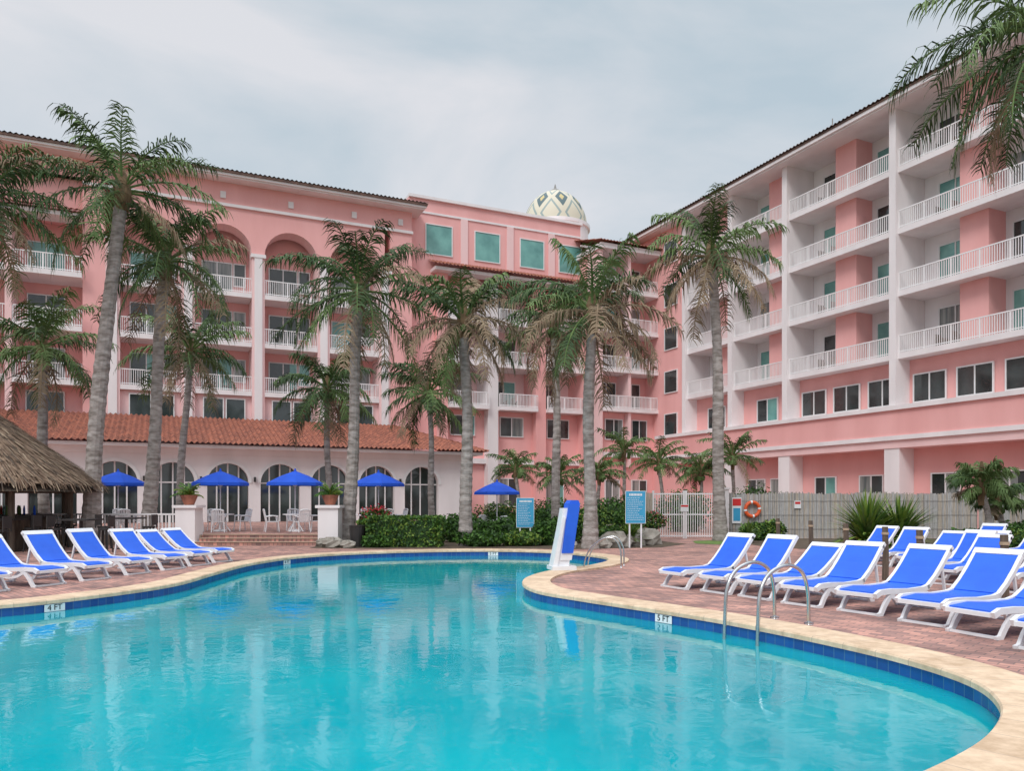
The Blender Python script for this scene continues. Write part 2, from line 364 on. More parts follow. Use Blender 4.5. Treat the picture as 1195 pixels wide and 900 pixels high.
roof(b,-22,2.6,-1.3,19.7,.55,20.3,TILE,rows=4)
b.obj('left_roof',Lloc,TH,hotel)

b=MB()
b.box(24.45,47.0,3.0,16,0,24.0,PINK)
b.box(24.45,39.6,1.0,2.99,19.8,25.0,PINK); b.box(24.45,39.6,3.0,15.9,24.0,25.0,PINK)
b.box(24.45,39.7,.8,16.1,25.0,25.22,WHITE)
b.box(24.45,39.6,.92,.999,23.9,24.05,WHITE)
for t in (26.9,31.0,35.0,38.6): win(b,t-1.05,t+1.05,20.85,23.1,.99,GLT,0)
for t in (29.0,33.0,36.8): b.box(t-.3,t+.3,.9,.999,20.3,23.9,PINKL)
b.box(26.2,39.6,-.2,.999,19.35,19.6,WHITE)
b.box(24.45,26.6,1.0,2.99,0,19.8,PINK)
for i in range(3):
    x0=26.6+i*4.3; x1=x0+4.3
    b.box(x0,x0+.9,.6,2.99,0,19.35,PINK if i!=1 else WHITE)
    b.box(x0+.9,x1,2.96,2.989,9.2,19.3,PINKL)
    for z in FL:
        b.box(x0+.9,x1,.2,2.95,z-.3,z,WHITE); rail(b,x0+.9,x1,.3,z); win(b,x0+1.3,x0+3.4,z+.05,z+2.35,2.93,nm=1)
        if R()<.5: chairset(b,x0+1.5,1.2,z)
    b.box(x0+.9,x1,1.4,2.95,0,8.89,PINK)
    win(b,x0+1.4,x0+3.4,6.9,8.4,1.35,GLD,1); win(b,x0+1.3,x0+2.9,1.2,3.4,1.35,GLC,1)
b.box(26.6,39.5,1.0,1.39,4.6,5.0,WHITE)
b.box(39.5,47,-0.6,2.99,0,22.4,PINK)
FC=[18.9,15.6,12.4,9.2]
for z in FC:
    b.box(39.5,45.05,-2.6,-.61,z-.28,z,WHITE); rail(b,39.55,45.0,-2.5,z); win(b,40.2,42.0,z+.05,z+2.3,-.66); win(b,42.8,44.4,z+.05,z+2.3,-.66)
b.box(39.35,39.6,-2.6,-.61,4.4,22.0,PINKL); b.box(42.2,42.45,-2.4,-.61,4.4,22.0,PINKL)
b.box(39.4,45.05,-2.4,-.62,5.2,5.6,WHITE); b.box(39.6,45.05,-1.8,-.62,0,8.9,PINK); win(b,40.3,41.9,6.7,8.3,-1.86,GLD); win(b,42.9,44.3,6.7,8.3,-1.86,GLD)
win(b,40.3,41.6,1.0,3.3,-1.86,GLC); win(b,42.9,44.3,1.0,3.3,-1.86,GLC)
b.box(39.2,45.3,-3.0,3,22.0,22.4,WHITE)
b.obj('centre_section',Lloc,TH,hotel)
b=MB()
roof(b,26.0,39.7,-.6,19.7,.95,20.35,TILE,rows=4)
roof(b,39.0,46.5,-3.3,22.5,3,24.2,TILE,rows=6)
b.obj('centre_roof',Lloc,TH,hotel)
b=MB(); nu,nv=40,14; cx,cy,cz,rr=43.3,12.5,29.0,3.2; RH=3.7
vs=[];fs=[];uvs=[]
for j in range(nv+1):
    ph=math.pi/2*j/nv
    for i in range(nu+1):
        a=2*math.pi*i/nu; vs.append((cx+rr*math.cos(ph)*math.cos(a),cy+rr*math.cos(ph)*math.sin(a),cz+RH*math.sin(ph)))
for j in range(nv):
    for i in range(nu):
        o=j*(nu+1)+i; fs.append((o,o+1,o+nu+2,o+nu+1)); uvs.append([(i/nu,j/nv),((i+1)/nu,j/nv),((i+1)/nu,(j+1)/nv),(i/nu,(j+1)/nv)])
b.add(vs,fs,DOM); me=b.mesh('dome',True); ul=me.uv_layers.new(name='UVMap')
for pi,pl in enumerate(me.polygons):
    for q,li in enumerate(pl.loop_indices): ul.data[li].uv=uvs[pi][q]
place(me,'dome',Lloc,TH,hotel)
b=MB(); b.tube([(cx,cy,23.5),(cx,cy,cz-.31)],rr+.1,WHITE,32); b.tube([(cx,cy,cz-.3),(cx,cy,cz+.02)],rr+.3,WHITE,32)
b.tube([(cx,cy,cz+RH-.08),(cx,cy,cz+RH+.12),(cx,cy,cz+RH+.35),(cx,cy,cz+RH+.8)],[.75,.5,.14,.03],REED2,12); b.obj('dome_drum',Lloc,TH,hotel)

b=MB()
F=[-7,-1.6,3.8,12.1,20.4,28.7,37.0]
Z=[20.6,17.1,13.55,10.0]
b.box(-10.5,37.2,2.2,16,0,24.0,PINK)
b.box(-15.5,-7.2,-.1,2.19,0,24.0,PINK); b.box(-15.5,-10.51,2.2,16,0,24.0,PINK)
for z in Z+[6.5]: win(b,-9.6,-8.0,z+.5,z+2.2,-.13,GLD,0)
for x in F: b.box(x-.22,x+.22,-.25,2.14,7.0,23.9,WHITE)
for k in range(len(F)-1):
    a,c=F[k]+.22,F[k+1]-.22; w=c-a
    b.box(a,c,2.15,2.19,10.0,23.9,WHITE)
    if w>6:
        bx0,bx1=a+w*.40,a+w*.60; doors=[(a+w*.13,a+w*.37),(a+w*.66,a+w*.92)]
    else:
        bx0,bx1=a+w*.55,a+w*.85; doors=[(a+w*.1,a+w*.5)]
    b.box(bx0,bx1,.75,2.14,10.0,23.9,PINK)
    for z in Z:
        b.box(a,c,-.05,2.14,z-.32,z,WHITE); rail(b,a,c,.03,z)
        for (d0,d1) in doors: win(b,d0,d1,z+.05,z+2.5,2.10,g=random.choice([GLD,GLT,GLT,GLC,GLD]),nm=1 if (d1-d0)>1.4 else 0)
        if k in (2,3,4) and R()<.8: chairset(b,a+w*.2,.9,z)
    b.box(a,c,.9,2.14,0,9.67,PINK)
    n=3 if w>6 else 1
    for q in range(n):
        xc=a+w*(q+.5)/n; win(b,xc-.95,xc+.95,7.25,8.75,.84,GLD,1)
b.box(-10.5,37.2,-.55,.9,6.75,7.0,WHITE); b.box(-10.5,37.2,-.40,.89,5.3,6.75,PINK); b.box(-10.5,37.2,-.48,.89,5.05,5.3,WHITE)
b.box(-10.5,37.2,-.35,.89,4.6,5.05,PINKL)
for x in F[1:]:
    b.box(x-.5,x+.5,-.3,.89,0,4.6,WHITE)
for k in range(1,len(F)-1):
    a,c=F[k],F[k+1]
    for q in (0.3,.72): xc=a+(c-a)*q; win(b,xc-.8,xc+.8,1.1,3.1,.84,GLC if q>.5 else GLD,1)
b.obj('right_wing',Rloc,RTH,hotel)
b=MB()
b.box(-15.6,37.4,-.9,16.3,23.9,24.12,WHITE); b.box(-15.6,37.4,-1.05,-.901,24.0,24.2,WHITE)
b.box(-15.6,37.4,-1.1,16.4,24.2,24.30,TILED)
roof(b,-15.8,37.6,-1.2,24.32,8,26.6,TILED,rows=8)
b.add([(37.6,-1.2,24.3),(37.6,16.4,24.3),(37.6,8,26.6)],[(0,1,2)],PINK)
for x in (3.0,9.5): b.tube([(x,5,25),(x,5,28.6)],.04,REED2,6); 
b.obj('right_roof',Rloc,RTH,hotel)

# ---------------------------------------------------------------- arcade pavilion
pav=empty('arcade_pavilion')
b=MB(); y=-7.0; sp=3.03
cs=[4.7+sp*k for k in range(-6,7)]
for c in cs:
    arch(b,c-sp/2,c+sp/2,y,2.7,4.7,1.17,.45,WHITE,ms=WHITE)
    b.box(c-sp/2,c-1.17,y,y+.45,0,2.699,WHITE); b.box(c+1.17,c+sp/2,y,y+.45,0,2.699,WHITE)
    vs=[];fs=[];n=14
    for i in range(n+1):
        a=math.pi*i/n
        for r2 in (1.17,1.36): vs.append((c+r2*math.cos(a),y-.05,2.7+r2*math.sin(a)))
    for i in range(n): fs.append((i*2,i*2+1,i*2+3,i*2+2))
    b.add(vs,fs,WHF)
    b.box(c-1.15,c+1.15,y+.40,y+.43,.3,3.9,random.choice([GLD,GLD,GLC]))
    for dx in (-.62,0,.62): b.box(c+dx-.04,c+dx+.04,y+.33,y+.395,.3,3.88 if dx==0 else 3.68,WHF)
    b.box(c-1.15,c+1.15,y+.335,y+.39,2.66,2.74,WHF)
    b.box(c-sp/2-.06,c-sp/2+.06,y-.22,y-.06,2.75,3.05,DARK)
xe=cs[-1]+sp/2
b.box(xe,26.2,y,y+.45,0,4.7,WHITE); b.box(25.9,26.2,y+.451,0,0,4.7,WHITE)
b.box(-15,26.3,y-.12,y-.001,4.35,4.7,WHITE); b.box(-15,26.9,y-.9,-.1,4.7,4.88,WHITE)
b.obj('arcade_wall',Lloc,TH,pav)
b=MB(); roof(b,-16,27.3,-8.15,4.95,-.17,7.25,TILE,rows=17,hipR=4.5,amp=.06)
b.add([(27.3,-8.15,4.95),(27.3,-.1,4.95),(22.8,-.17,7.25)],[(0,1,2)],TILE)
b.obj('tile_roof',Lloc,TH,pav)

b=MB(); b.box(-34,-5.2,28.5,60,-.02,.34,PAV); b.box(-34,-11.45,28.35,28.499,-.02,.36,COP); b.box(-6.95,-5.2,28.35,28.499,-.02,.36,COP)
b.box(-11.4,-7,28.1,28.499,-.02,.225,PAV); b.box(-11.4,-7,27.7,28.099,-.02,.11,PAV)
for yy,zz in ((28.098,.225),(27.698,.11),(28.498,.345)): b.box(-11.4,-7,yy-.03,yy+.12,zz+.002,zz+.03,COP)
b.obj('terrace')
def pedestal(x,y,h=1.35):
    b=MB(); b.box(-.36,.36,-.36,.36,-.02,h,WHITE); b.box(-.44,.44,-.44,.44,h,h+.10,WHITE); b.box(-.4,.4,-.4,.4,0,.12,WHITE)
    return b.obj('stucco_pedestal',(x,y,0))
pedestal(-11.85,28.3); pedestal(-6.6,28.0)
b=MB(); rail(b,-17.5,-12.3,28.6,.34,.8); b.obj('white_balustrade')

# ---------------------------------------------------------------- palms
def frond(b,o,az,el,Lf,droop,m,leaf,nl=34,w=.06,segs=12,hang=1.0):
    pts=[Vector(o)]; T=[]
    side0=Vector((-math.sin(az),math.cos(az),0)); sw=U(-.35,.35)
    for i in range(segs):
        s=(i+.5)/segs; e=el-droop*s**1.35; a2=az+sw*s
        d=Vector((math.cos(a2)*math.cos(e),math.sin(a2)*math.cos(e),math.sin(e))); T.append(d); pts.append(pts[-1]+d*(Lf/segs))
    T.append(T[-1])
    b.tube(pts,[.04*(1-i/(segs+1))+.008 for i in range(segs+1)],G2 if m is G1 else m,4,False)
    tw=U(-.5,.5)
    for i in range(nl):
        s=.12+.88*(i+U(0,.9))/nl; s=min(s,.999); k=s*segs; j=int(k); f=k-j; p=pts[j].lerp(pts[min(j+1,segs)],f); t=T[j]
        l=leaf*(.40+.60*math.sin(math.pi*min(1,s*.80+.12)))
        up=t.cross(side0); 
        side=(side0*math.cos(tw*s)+up*math.sin(tw*s))
        for sd in (-1,1):
            if R()<.06: continue
            ll=l*U(.7,1.2)
            S=side*sd
            d1=(S*U(.45,.95)+t*U(.35,.85)+Vector((0,0,U(-.35,.30)))).normalized()
            d2=(d1+Vector((0,0,-U(.35,1.5)*hang))).normalized()
            d3=(d2+Vector((0,0,-U(.3,1.6)*hang))+Vector((U(-.2,.2),U(-.2,.2),0))).normalized()
            wv=t*w*.5
            m1=p+d1*ll*.35; m2=m1+d2*ll*.35; m3=m2+d3*ll*.32
            b.add([p-wv*.7,p+wv*.7,m1+wv,m1-wv,m2+wv*.7,m2-wv*.7,m3],[(0,1,2,3),(3,2,4,5),(5,4,6)],m)
def palm(x,y,xt,zt,yt=None,Lf=3.4,nf=26,r=.21,rb=1.5,dry=.1,leaf=.85,name='palm_tree',base_z=0,low=-48,light=.4,nl=40,w=.052,hang=1.0):
    b=MB(); dx=xt-x; dy=(yt-y) if yt else U(-.3,.3)
    n=60; pts=[];rs=[]; ph=U(0,6)
    for i in range(n+1):
        s=i/n; q=s*s*.6+s*.4+.06*math.sin(s*5)*min(1,abs(dx)+.3)*(1-s)
        pts.append((dx*q+.05*math.sin(s*7+ph),dy*q,(zt-base_z)*s-.1)); rr=r*(1+(rb-1)*math.exp(-s*9)-.22*s)*(1+.05*math.sin(s*11+ph))
        rs.append(rr*(1.04 if i%2 else .96)*U(.98,1.02))
    b.tube(pts,rs,TRUNK,12)
    top=Vector(pts[-1]); b.tube([top-Vector((0,0,.5)),top+Vector((0,0,.05)),top+Vector((0,0,.5)),top+Vector((0,0,1.0))],[r*.8,r*1.25,r*1.0,r*.3],FIB,10)
    o=top+Vector((0,0,.45)); a=U(0,6.28)
    for i in range(nf):
        s=i/(nf-1); el=math.radians(80+(low-80)*s**.95+U(-11,11)); a+=2.39996+U(-.35,.35)
        m=G3 if (s>1-dry*1.3 and R()<.8) or R()<dry*.25 else (G2 if R()<light else G1)
        dr=math.radians(U(50,95)) if s<.7 else math.radians(U(35,70))
        frond(b,o+Vector((math.cos(a)*.12,math.sin(a)*.12,-.35*s)),a,el,Lf*U(.82,1.1)*(.8 if s<.12 else 1),dr,m,leaf,nl,w,12,hang)
    for i in range(7):
        an=U(0,6.28); c=o+Vector((math.cos(an)*.3,math.sin(an)*.3,-.55+U(-.1,.1))); b.tube([c+Vector((0,0,-.13)),c+Vector((0,0,-.07)),c+Vector((0,0,.07)),c+Vector((0,0,.13))],[.03,.11,.11,.03],G2,6)
    return b.obj(name,(x,y,base_z))
palm(-14.8,27,-13.7,12.4,Lf=3.6,nf=27,r=.27,light=.6,low=-40)
palm(-13.9,29.5,-13.2,10.6,Lf=3.4,nf=28,r=.24)
palm(-18.8,31,-18.9,7.6,Lf=3.1,light=.7)
palm(-14.9,34.5,-14.5,8.2,Lf=3.0,r=.17)
palm(-6.05,28.6,-5.6,9.2,Lf=3.6,nf=30,r=.23,base_z=0)
palm(-8.5,36,-8.7,6.7,Lf=2.7,r=.16)
palm(-1.6,27.5,-1.7,7.9,Lf=2.9,nf=28,r=.22,dry=.4,light=.4)
palm(-3.7,36,-3.9,6.5,Lf=2.6,r=.15)
palm(2.1,36,2.0,9.7,Lf=2.9,r=.2,dry=.2)
palm(2.6,26,2.65,7.8,Lf=3.1,nf=28,r=.21,dry=.4,light=.4)
palm(8.4,31,8.1,11.4,Lf=3.4,nf=26,r=.24,dry=.28,light=.4,hang=1.2)
palm(12.1,17,12.0,11.9,Lf=3.4,nf=30,r=.22,nl=56,w=.042,light=.15,dry=.05)
palm(-18.2,25,-17.3,11.2,Lf=3.4,nf=28,r=.24)
for (x,y,z,l) in ((7.1,48,4.9,1.9),(8.6,44,4.0,1.8),(12,42,4.2,2.0),(10.6,43,3.4,1.7),(.4,45,3.6,1.7),(2.6,44,3.2,1.7),(16.1,26,2.35,1.0),(17.5,27.5,1.8,.9),(5.2,46,3.4,1.7)):
    palm(x,y,x+U(-.2,.2),z-.3,Lf=l,nf=20,r=.12,leaf=.5,dry=.03,low=-10,light=.7,nl=26,w=.05,name='small_palm_tree')

# ---------------------------------------------------------------- foliage
def leaves(b,cx,cy,cz,rx,ry,rz,n,size,ms,box=False):
    for _ in range(n):
        if box:
            x,y,z=U(-1,1),U(-1,1),U(-1,1); k=random.randrange(3)
            v=[x,y,z]; v[k]=math.copysign(U(.8,1.05),v[k]); v=Vector(v)
        else:
            v=Vector((random.gauss(0,1),random.gauss(0,1),random.gauss(0,1))).normalized()*U(.55,1.08)
            v*=1+.15*math.sin(v.x*7+cx)*math.cos(v.y*6)
        p=Vector((cx+v.x*rx,cy+v.y*ry,max(.02,cz+v.z*rz)))
        a=Vector((U(-1,1),U(-1,1),U(-1,1))).normalized(); c=a.cross(Vector((U(-1,1),U(-1,1),U(-.2,1)))).normalized()
        s=size*U(.6,1.3)
        b.add([p-a*s,p+c*s*.45,p+a*s,p-c*s*.45],[(0,1,2,3)],random.choice(ms))
def bush(name,x,y,rx,ry,h,n,size=.09,ms=(LF1,LF1,LF2),box=False,z=0):
    b=MB()
    if box: b.box(-rx*.86,rx*.86,-ry*.86,ry*.86,0,h*.86,LF2)
    else:
        b.tube([(0,0,0),(0,0,h*.3),(0,0,h*.65),(0,0,h*.82)],[min(rx,ry)*.6,min(rx,ry)*.75,min(rx,ry)*.6,.1],LF2,10)
    leaves(b,0,0,h/2,rx,ry,h/2,n,size,ms,box); return b.obj(name,(x,y,z))
bush('clipped_hedge',-3.75,27.2,1.25,.55,1.05,6500,.07,(LF1,LF1,LF3,LF2),True)
bush('clipped_hedge',-5.0,27.9,.5,.6,.9,2200,.07,(LF1,LF2,LF3),True)
for (x,y,rx,h) in ((-1.1,27.3,.9,.55),(.3,27.6,.8,.5),(-4.7,26.7,.5,.4),(1.4,28,.7,.9),(3.6,28,.6,.7),(4.4,29,.6,1.3),(3.2,30,.9,1.5),(0,30,1.2,1.0),(-2,30,1,1.1),(9.8,31.2,.6,.7),(10.8,32,.5,.8),(14.2,24.2,.7,.7),(15.6,24.6,.8,.8),(17.2,26,.9,.9),(4.6,36,1.3,1.7),(2,38,1.5,1.7),(-.5,38,1.5,1.5),(1.9,29.3,.8,1.0),(6.4,40,1.4,2.0),(9,40,1.4,2.2),(12,38,1.4,2.3)):
    bush('garden_shrub',x,y,rx,rx*.75,h,int(1200+1100*rx),.08,random.choice([(LF1,LF2,LF3),(LF1,LF1,LF2),(LF1,LF2,G1)]))
b=MB(); leaves(b,0,0,.9,.55,.5,.35,900,.07,(LF1,LF2)); leaves(b,0,0,.95,.6,.5,.4,420,.05,(FLR,)); b.tube([(0,0,0),(0,0,.9)],.25,LF2,8); b.obj('flowering_shrub',(-5.1,28.8,.1))
b=MB(); leaves(b,0,0,.8,.7,.5,.35,900,.07,(LF1,LF2)); leaves(b,0,0,.85,.72,.5,.4,420,.05,(FLR,LF3)); b.tube([(0,0,0),(0,0,.8)],.25,LF2,8); b.obj('flowering_shrub',(5.4,30.5,0))
for x,y in ((-6.6,28.0),(-11.85,28.3)):
    b=MB(); b.tube([(0,0,0),(0,0,.12),(0,0,.32),(0,0,.36)],[.17,.22,.30,.31],TILE,14)
    for i in range(26): frond(b,(0,0,.3),U(0,6.28),U(.4,1.5),U(.4,.75),1.2,random.choice([LF1,G1,LF3]),.14,10,.03,5)
    b.obj('potted_plant',(x,y,1.46))
def spiky(x,y,n,l,h0=.2):
    b=MB()
    for i in range(n):
        az=U(0,6.28); el=U(.05,1.5); L_=l*U(.7,1.1); d=Vector((math.cos(az)*math.cos(el),math.sin(az)*math.cos(el),math.sin(el))); s=Vector((-math.sin(az),math.cos(az),0))*.045
        p0=Vector((0,0,h0)); p1=p0+d*L_*.55; p2=p1+(d+Vector((0,0,-.45))).normalized()*L_*.45
        b.add([p0-s*.7,p0+s*.7,p1+s,p1-s,p2],[(0,1,2,3),(3,2,4)],random.choice([LF1,LF3,LF3,G2]))
    b.tube([(0,0,0),(0,0,h0+.1)],.2,FIB,8)
    return b.obj('spiky_yucca_plant',(x,y,0))
spiky(10.5,22.8,340,1.6,.35); spiky(11.6,23.1,320,1.55,.3); spiky(4.2,27.5,120,.9); spiky(9.0,29.5,90,.7); spiky(17.4,25,150,1.1)
for (x,y,r) in ((-6.2,26.6,.3),(-5.6,26.3,.22),(-6.6,27.1,.25),(3.0,26.3,.3),(3.6,26.9,.45),(4.3,27.4,.35),(1.9,26.2,.25),(4.9,28.3,.5),(3.9,29.2,.6)):
    b=MB(); vs=[];fs=[]; nu,nv=10,6
    for j in range(nv+1):
        for i in range(nu):
            a=2*math.pi*i/nu; ph=-math.pi/2+math.pi*j/nv; k=r*(1+.18*math.sin(i*2.3+j*1.7+x))*(1 if 0<j<nv else .9)
            vs.append((k*1.25*math.cos(ph)*math.cos(a),k*math.cos(ph)*math.sin(a),k*.75*math.sin(ph)+r*.45))
    for j in range(nv):
        for i in range(nu): fs.append((j*nu+i,j*nu+(i+1)%nu,(j+1)*nu+(i+1)%nu,(j+1)*nu+i))
    b.add(vs,fs,ROCK); b.obj('landscape_rock',(x,y,0))

# ---------------------------------------------------------------- sun loungers
def lounger_mesh(back):
    b=MB(); bx=1.22; c,s=math.cos(back),math.sin(back); BL=.76
    path=[(0,.28),(.10,.325),(.35,.33),(.75,.31),(1.08,.32),(bx,.35)]
    bp=[(bx+c*BL*t,.35+s*BL*t-.03*math.sin(math.pi*t)) for t in (0,.3,.6,.9,1.0)]
    for y in (-.34,.29): 
        b.strip(path,y,y+.05,.075,PLAS); b.strip([(bx-.04,.335)]+bp[1:],y,y+.05,.06,PLAS)
        b.strip([(.42,.31),(.30,.25),(.20,.14),(.12,.02),(.04,.0)],y+.004,y+.046,.07,PLAS)
        b.strip([(.32,.27),(.50,.19),(.72,.16),(.95,.19),(1.14,.29)],y+.006,y+.044,.05,PLAS)
        b.strip([(1.06,.32),(1.22,.21),(1.36,.10),(1.42,.02),(1.50,.0)],y+.004,y+.046,.07,PLAS)
        b.strip([(bx+c*.45,.35+s*.45),(bx+.42,.20),(bx+.22,.16)],y+.008,y+.042,.035,PLAS)
    b.box(-.02,.06,-.29,.29,.255,.305,PLAS); b.box(.06,.11,-.29,.29,.0,.03,PLAS); b.box(1.43,1.49,-.29,.29,0,.03,PLAS)
    tp=bp[-1]; b.strip([(tp[0]-c*.05,tp[1]-s*.05),(tp[0]+c*.05,tp[1]+s*.05)],-.34,.34,.065,PLAS)
    b.strip([(.05,.315),(.35,.346),(.75,.322),(1.08,.332),(bx-.01,.355)],-.288,.288,.018,SLING)
    b.strip([(bx+c*BL*t-s*.02,.365+s*BL*t-.03*math.sin(math.pi*t)) for t in (.0,.25,.5,.75,.93)],-.288,.288,.02,SLING)
    return b.mesh('sun_lounger')
LM=[lounger_mesh(math.radians(a)) for a in (44,38,49)]
def lounger(x,y,ang,k=None):
    a=math.radians(ang+U(-3,3))
    place(LM[random.randrange(3) if k is None else k],'sun_lounger',(x-.85*math.cos(a),y-.85*math.sin(a),.002),a)
for (x,y,a) in ((3.65,14.5,28),(4.2,13.75,30),(4.65,13.0,28),(5.05,12.2,31),(5.6,11.35,27),(6.0,10.35,29),(6.2,9.45,24),(6.3,8.4,26)): lounger(x,y,a)
for (x,y,a) in ((9.3,20.4,28),(9.6,19.3,30),(10.0,18.4,26),(10.2,17.1,28),(9.3,16.2,27),(8.9,15.1,28),(9.3,13.9,25),(9.4,12.8,26),(12.6,21.0,25),(13.4,20.2,28),(13.3,18.9,26),(13.0,17.6,24)): lounger(x,y,a)
for (x,y,a) in ((-10.2,12.8,158),(-9.8,13.7,160),(-9.45,14.8,159),(-9.15,15.9,160),(-8.9,17.1,161),(-8.6,18.3,158),(-8.45,19.4,160),(-8.3,20.5,159)): lounger(x,y,a)

# ---------------------------------------------------------------- umbrellas, tables, chairs
def umbrella(x,y,z):
    b=MB(); b.tube([(0,0,0),(0,0,2.55)],.024,PLAS,8); b.tube([(0,0,0),(0,0,.06),(0,0,.10)],[.28,.26,.06],PLAS,14)
    n=8; vs=[(0,0,2.52)]; fs=[]
    for i in range(n):
        a=2*math.pi*i/n+.2
        vs+= [(.55*math.cos(a),.55*math.sin(a),2.31),(1.12*math.cos(a),1.12*math.sin(a),2.02),(1.14*math.cos(a),1.14*math.sin(a),1.90)]
    for i in range(n):
        j=(i+1)%n; A,B=1+i*3,1+j*3
        fs+= [(0,A,B),(A,A+1,B+1,B),(A+1,A+2,B+2,B+1)]
    b.add(vs,fs,UMB); b.tube([(0,0,2.5),(0,0,2.62)],[.06,.02],UMB,8)
    for i in range(n):
        a=2*math.pi*i/n+.2; b.tube([(0,0,1.85),(.55*math.cos(a),.55*math.sin(a),2.28)],.008,PLAS,4)
    b.obj('patio_umbrella',(x,y,z),U(0,1))
b=MB(); b.tube([(0,0,.69),(0,0,.73)],.52,PLAS,24)
for i in range(4):
    a=math.pi/4+i*math.pi/2; b.tube([(.15*math.cos(a),.15*math.sin(a),.69),(.12*math.cos(a),.12*math.sin(a),.35),(.38*math.cos(a),.38*math.sin(a),0)],.025,PLAS,6)
TABLE=b.mesh('patio_table')
b=MB()
b.box(-.23,.23,-.22,.22,.40,.43,PLAS)
for sx_ in (-1,1):
    b.tube([(sx_*.25,-.26,0),(sx_*.235,-.22,.42),(sx_*.25,-.2,.64)],.022,PLAS,6); b.tube([(sx_*.25,.28,0),(sx_*.22,.22,.42),(sx_*.22,.32,.88)],.022,PLAS,6)
    b.tube([(sx_*.26,-.22,.64),(sx_*.27,0,.66),(sx_*.235,.27,.62)],.025,PLAS,6)
for i in range(6): x=-.17+.068*i; b.tube([(x,.22,.42),(x,.32,.86)],.022,PLAS,4)
b.tube([(-.22,.32,.87),(-.1,.33,.91),(.1,.33,.91),(.22,.32,.87)],.032,PLAS,6)
CHAIR=b.mesh('patio_chair')
for (x,y) in ((-12.1,32),(-9.0,32),(-5.8,33.5),(-.7,36),(-16.6,32.5)):
    z=.34 if x<-5.2 else 0.0
    umbrella(x,y,z)
    place(TABLE,'patio_table',(x+.02,y,z),U(0,1))
    for i in range(4):
        a=i*math.pi/2+U(.3,.7); r=.92; place(CHAIR,'patio_chair',(x+r*math.cos(a),y+r*math.sin(a),z),a-math.pi/2+U(-.2,.2))

# ---------------------------------------------------------------- tiki hut
b=MB(); n=28
vs=[(0,0,5.2)]+[(4.1*math.cos(2*math.pi*i/n),4.1*math.sin(2*math.pi*i/n),2.15) for i in range(n)]
b.add(vs,[(0,1+i,1+(i+1)%n) for i in range(n)],THA); b.add([(x,y,z-.25) for x,y,z in vs],[(0,1+(i+1)%n,1+i) for i in range(n)],WOOD)
for k in range(6500):
    a=U(0,6.283); t=U(0.02,1.0)**.6; r=4.15*t; z=5.2-(5.2-2.15)*t+.03
    l=U(.35,.7); d=Vector((math.cos(a)*.80,math.sin(a)*.80,-.60+U(-.05,.16))).normalized(); s=Vector((-math.sin(a),math.cos(a),0))*U(.012,.035)
    p=Vector((r*math.cos(a),r*math.sin(a),z)); q=p+d*l+Vector((0,0,U(0,.04)))
    if t>.94: q=p+(d+Vector((0,0,-.9))).normalized()*l*.6
    b.add([p-s,p+s,q+s*.5,q-s*.5],[(0,1,2,3)],random.choice([THA,THA,THA2,WOOD] if R()<.5 else [THA]))
hut=empty('tiki_hut',(-18.4,26,0))
b.obj('thatch_roof',parent=hut)
b=MB()
for i in range(8): a=2*math.pi*i/8+.2; b.tube([(3.2*math.cos(a),3.2*math.sin(a),0),(3.2*math.cos(a),3.2*math.sin(a),2.5)],.10,WOOD,8)
b.obj('posts',parent=hut)
b=MB(); b.tube([(0,0,0),(0,0,1.05)],2.3,WOOD,24); b.tube([(0,0,1.05),(0,0,1.13)],2.6,DARK,24); b.tube([(0,0,1.13),(0,0,2.3)],.7,WOOD,12); 
for i in range(60): a=U(0,6.28); r=U(.8,2.3); b.tube([(r*math.cos(a),r*math.sin(a),1.13),(r*math.cos(a),r*math.sin(a),1.33),(r*math.cos(a),r*math.sin(a),1.45)],[.04,.04,.015],random.choice([GLT,UMB,SIGNR,G2,SIGNW]),6)
b.obj('bar_counter',parent=hut)
b=MB(); b.tube([(0,0,.70),(0,0,.76)],.2,DARK,12)
for i in range(4): a=math.pi/4+i*math.pi/2; b.tube([(.15*math.cos(a),.15*math.sin(a),.7),(.22*math.cos(a),.22*math.sin(a),0)],.022,DARK,5)
b.box(-.2,.2,.17,.20,.80,1.15,DARK); b.box(-.2,-.16,.17,.2,.7,.8,DARK); b.box(.16,.2,.17,.2,.7,.8,DARK)
ST=b.mesh('bar_stool')
for i in range(14):
    a=2*math.pi*i/14; place(ST,'bar_stool',(-18.4+3.05*math.cos(a+.1),26+3.05*math.sin(a+.1),0),a+.1-math.pi/2)
b=MB(); b.box(-.45,.45,-.45,.45,1.0,1.05,DARK); b.tube([(0,0,0),(0,0,1.0)],.05,DARK,8); b.box(-.3,.3,-.3,.3,0,.03,DARK); HT=b.mesh('high_table')
for (x,y) in ((-13.3,23.8),(-15.6,22.4),(-12.9,25.8),(-15.9,24.3)):
    place(HT,'high_table',(x,y,0))
    for dx in (-.75,.75): place(ST,'bar_stool',(x+dx,y,0),-math.pi/2 if dx>0 else math.pi/2)

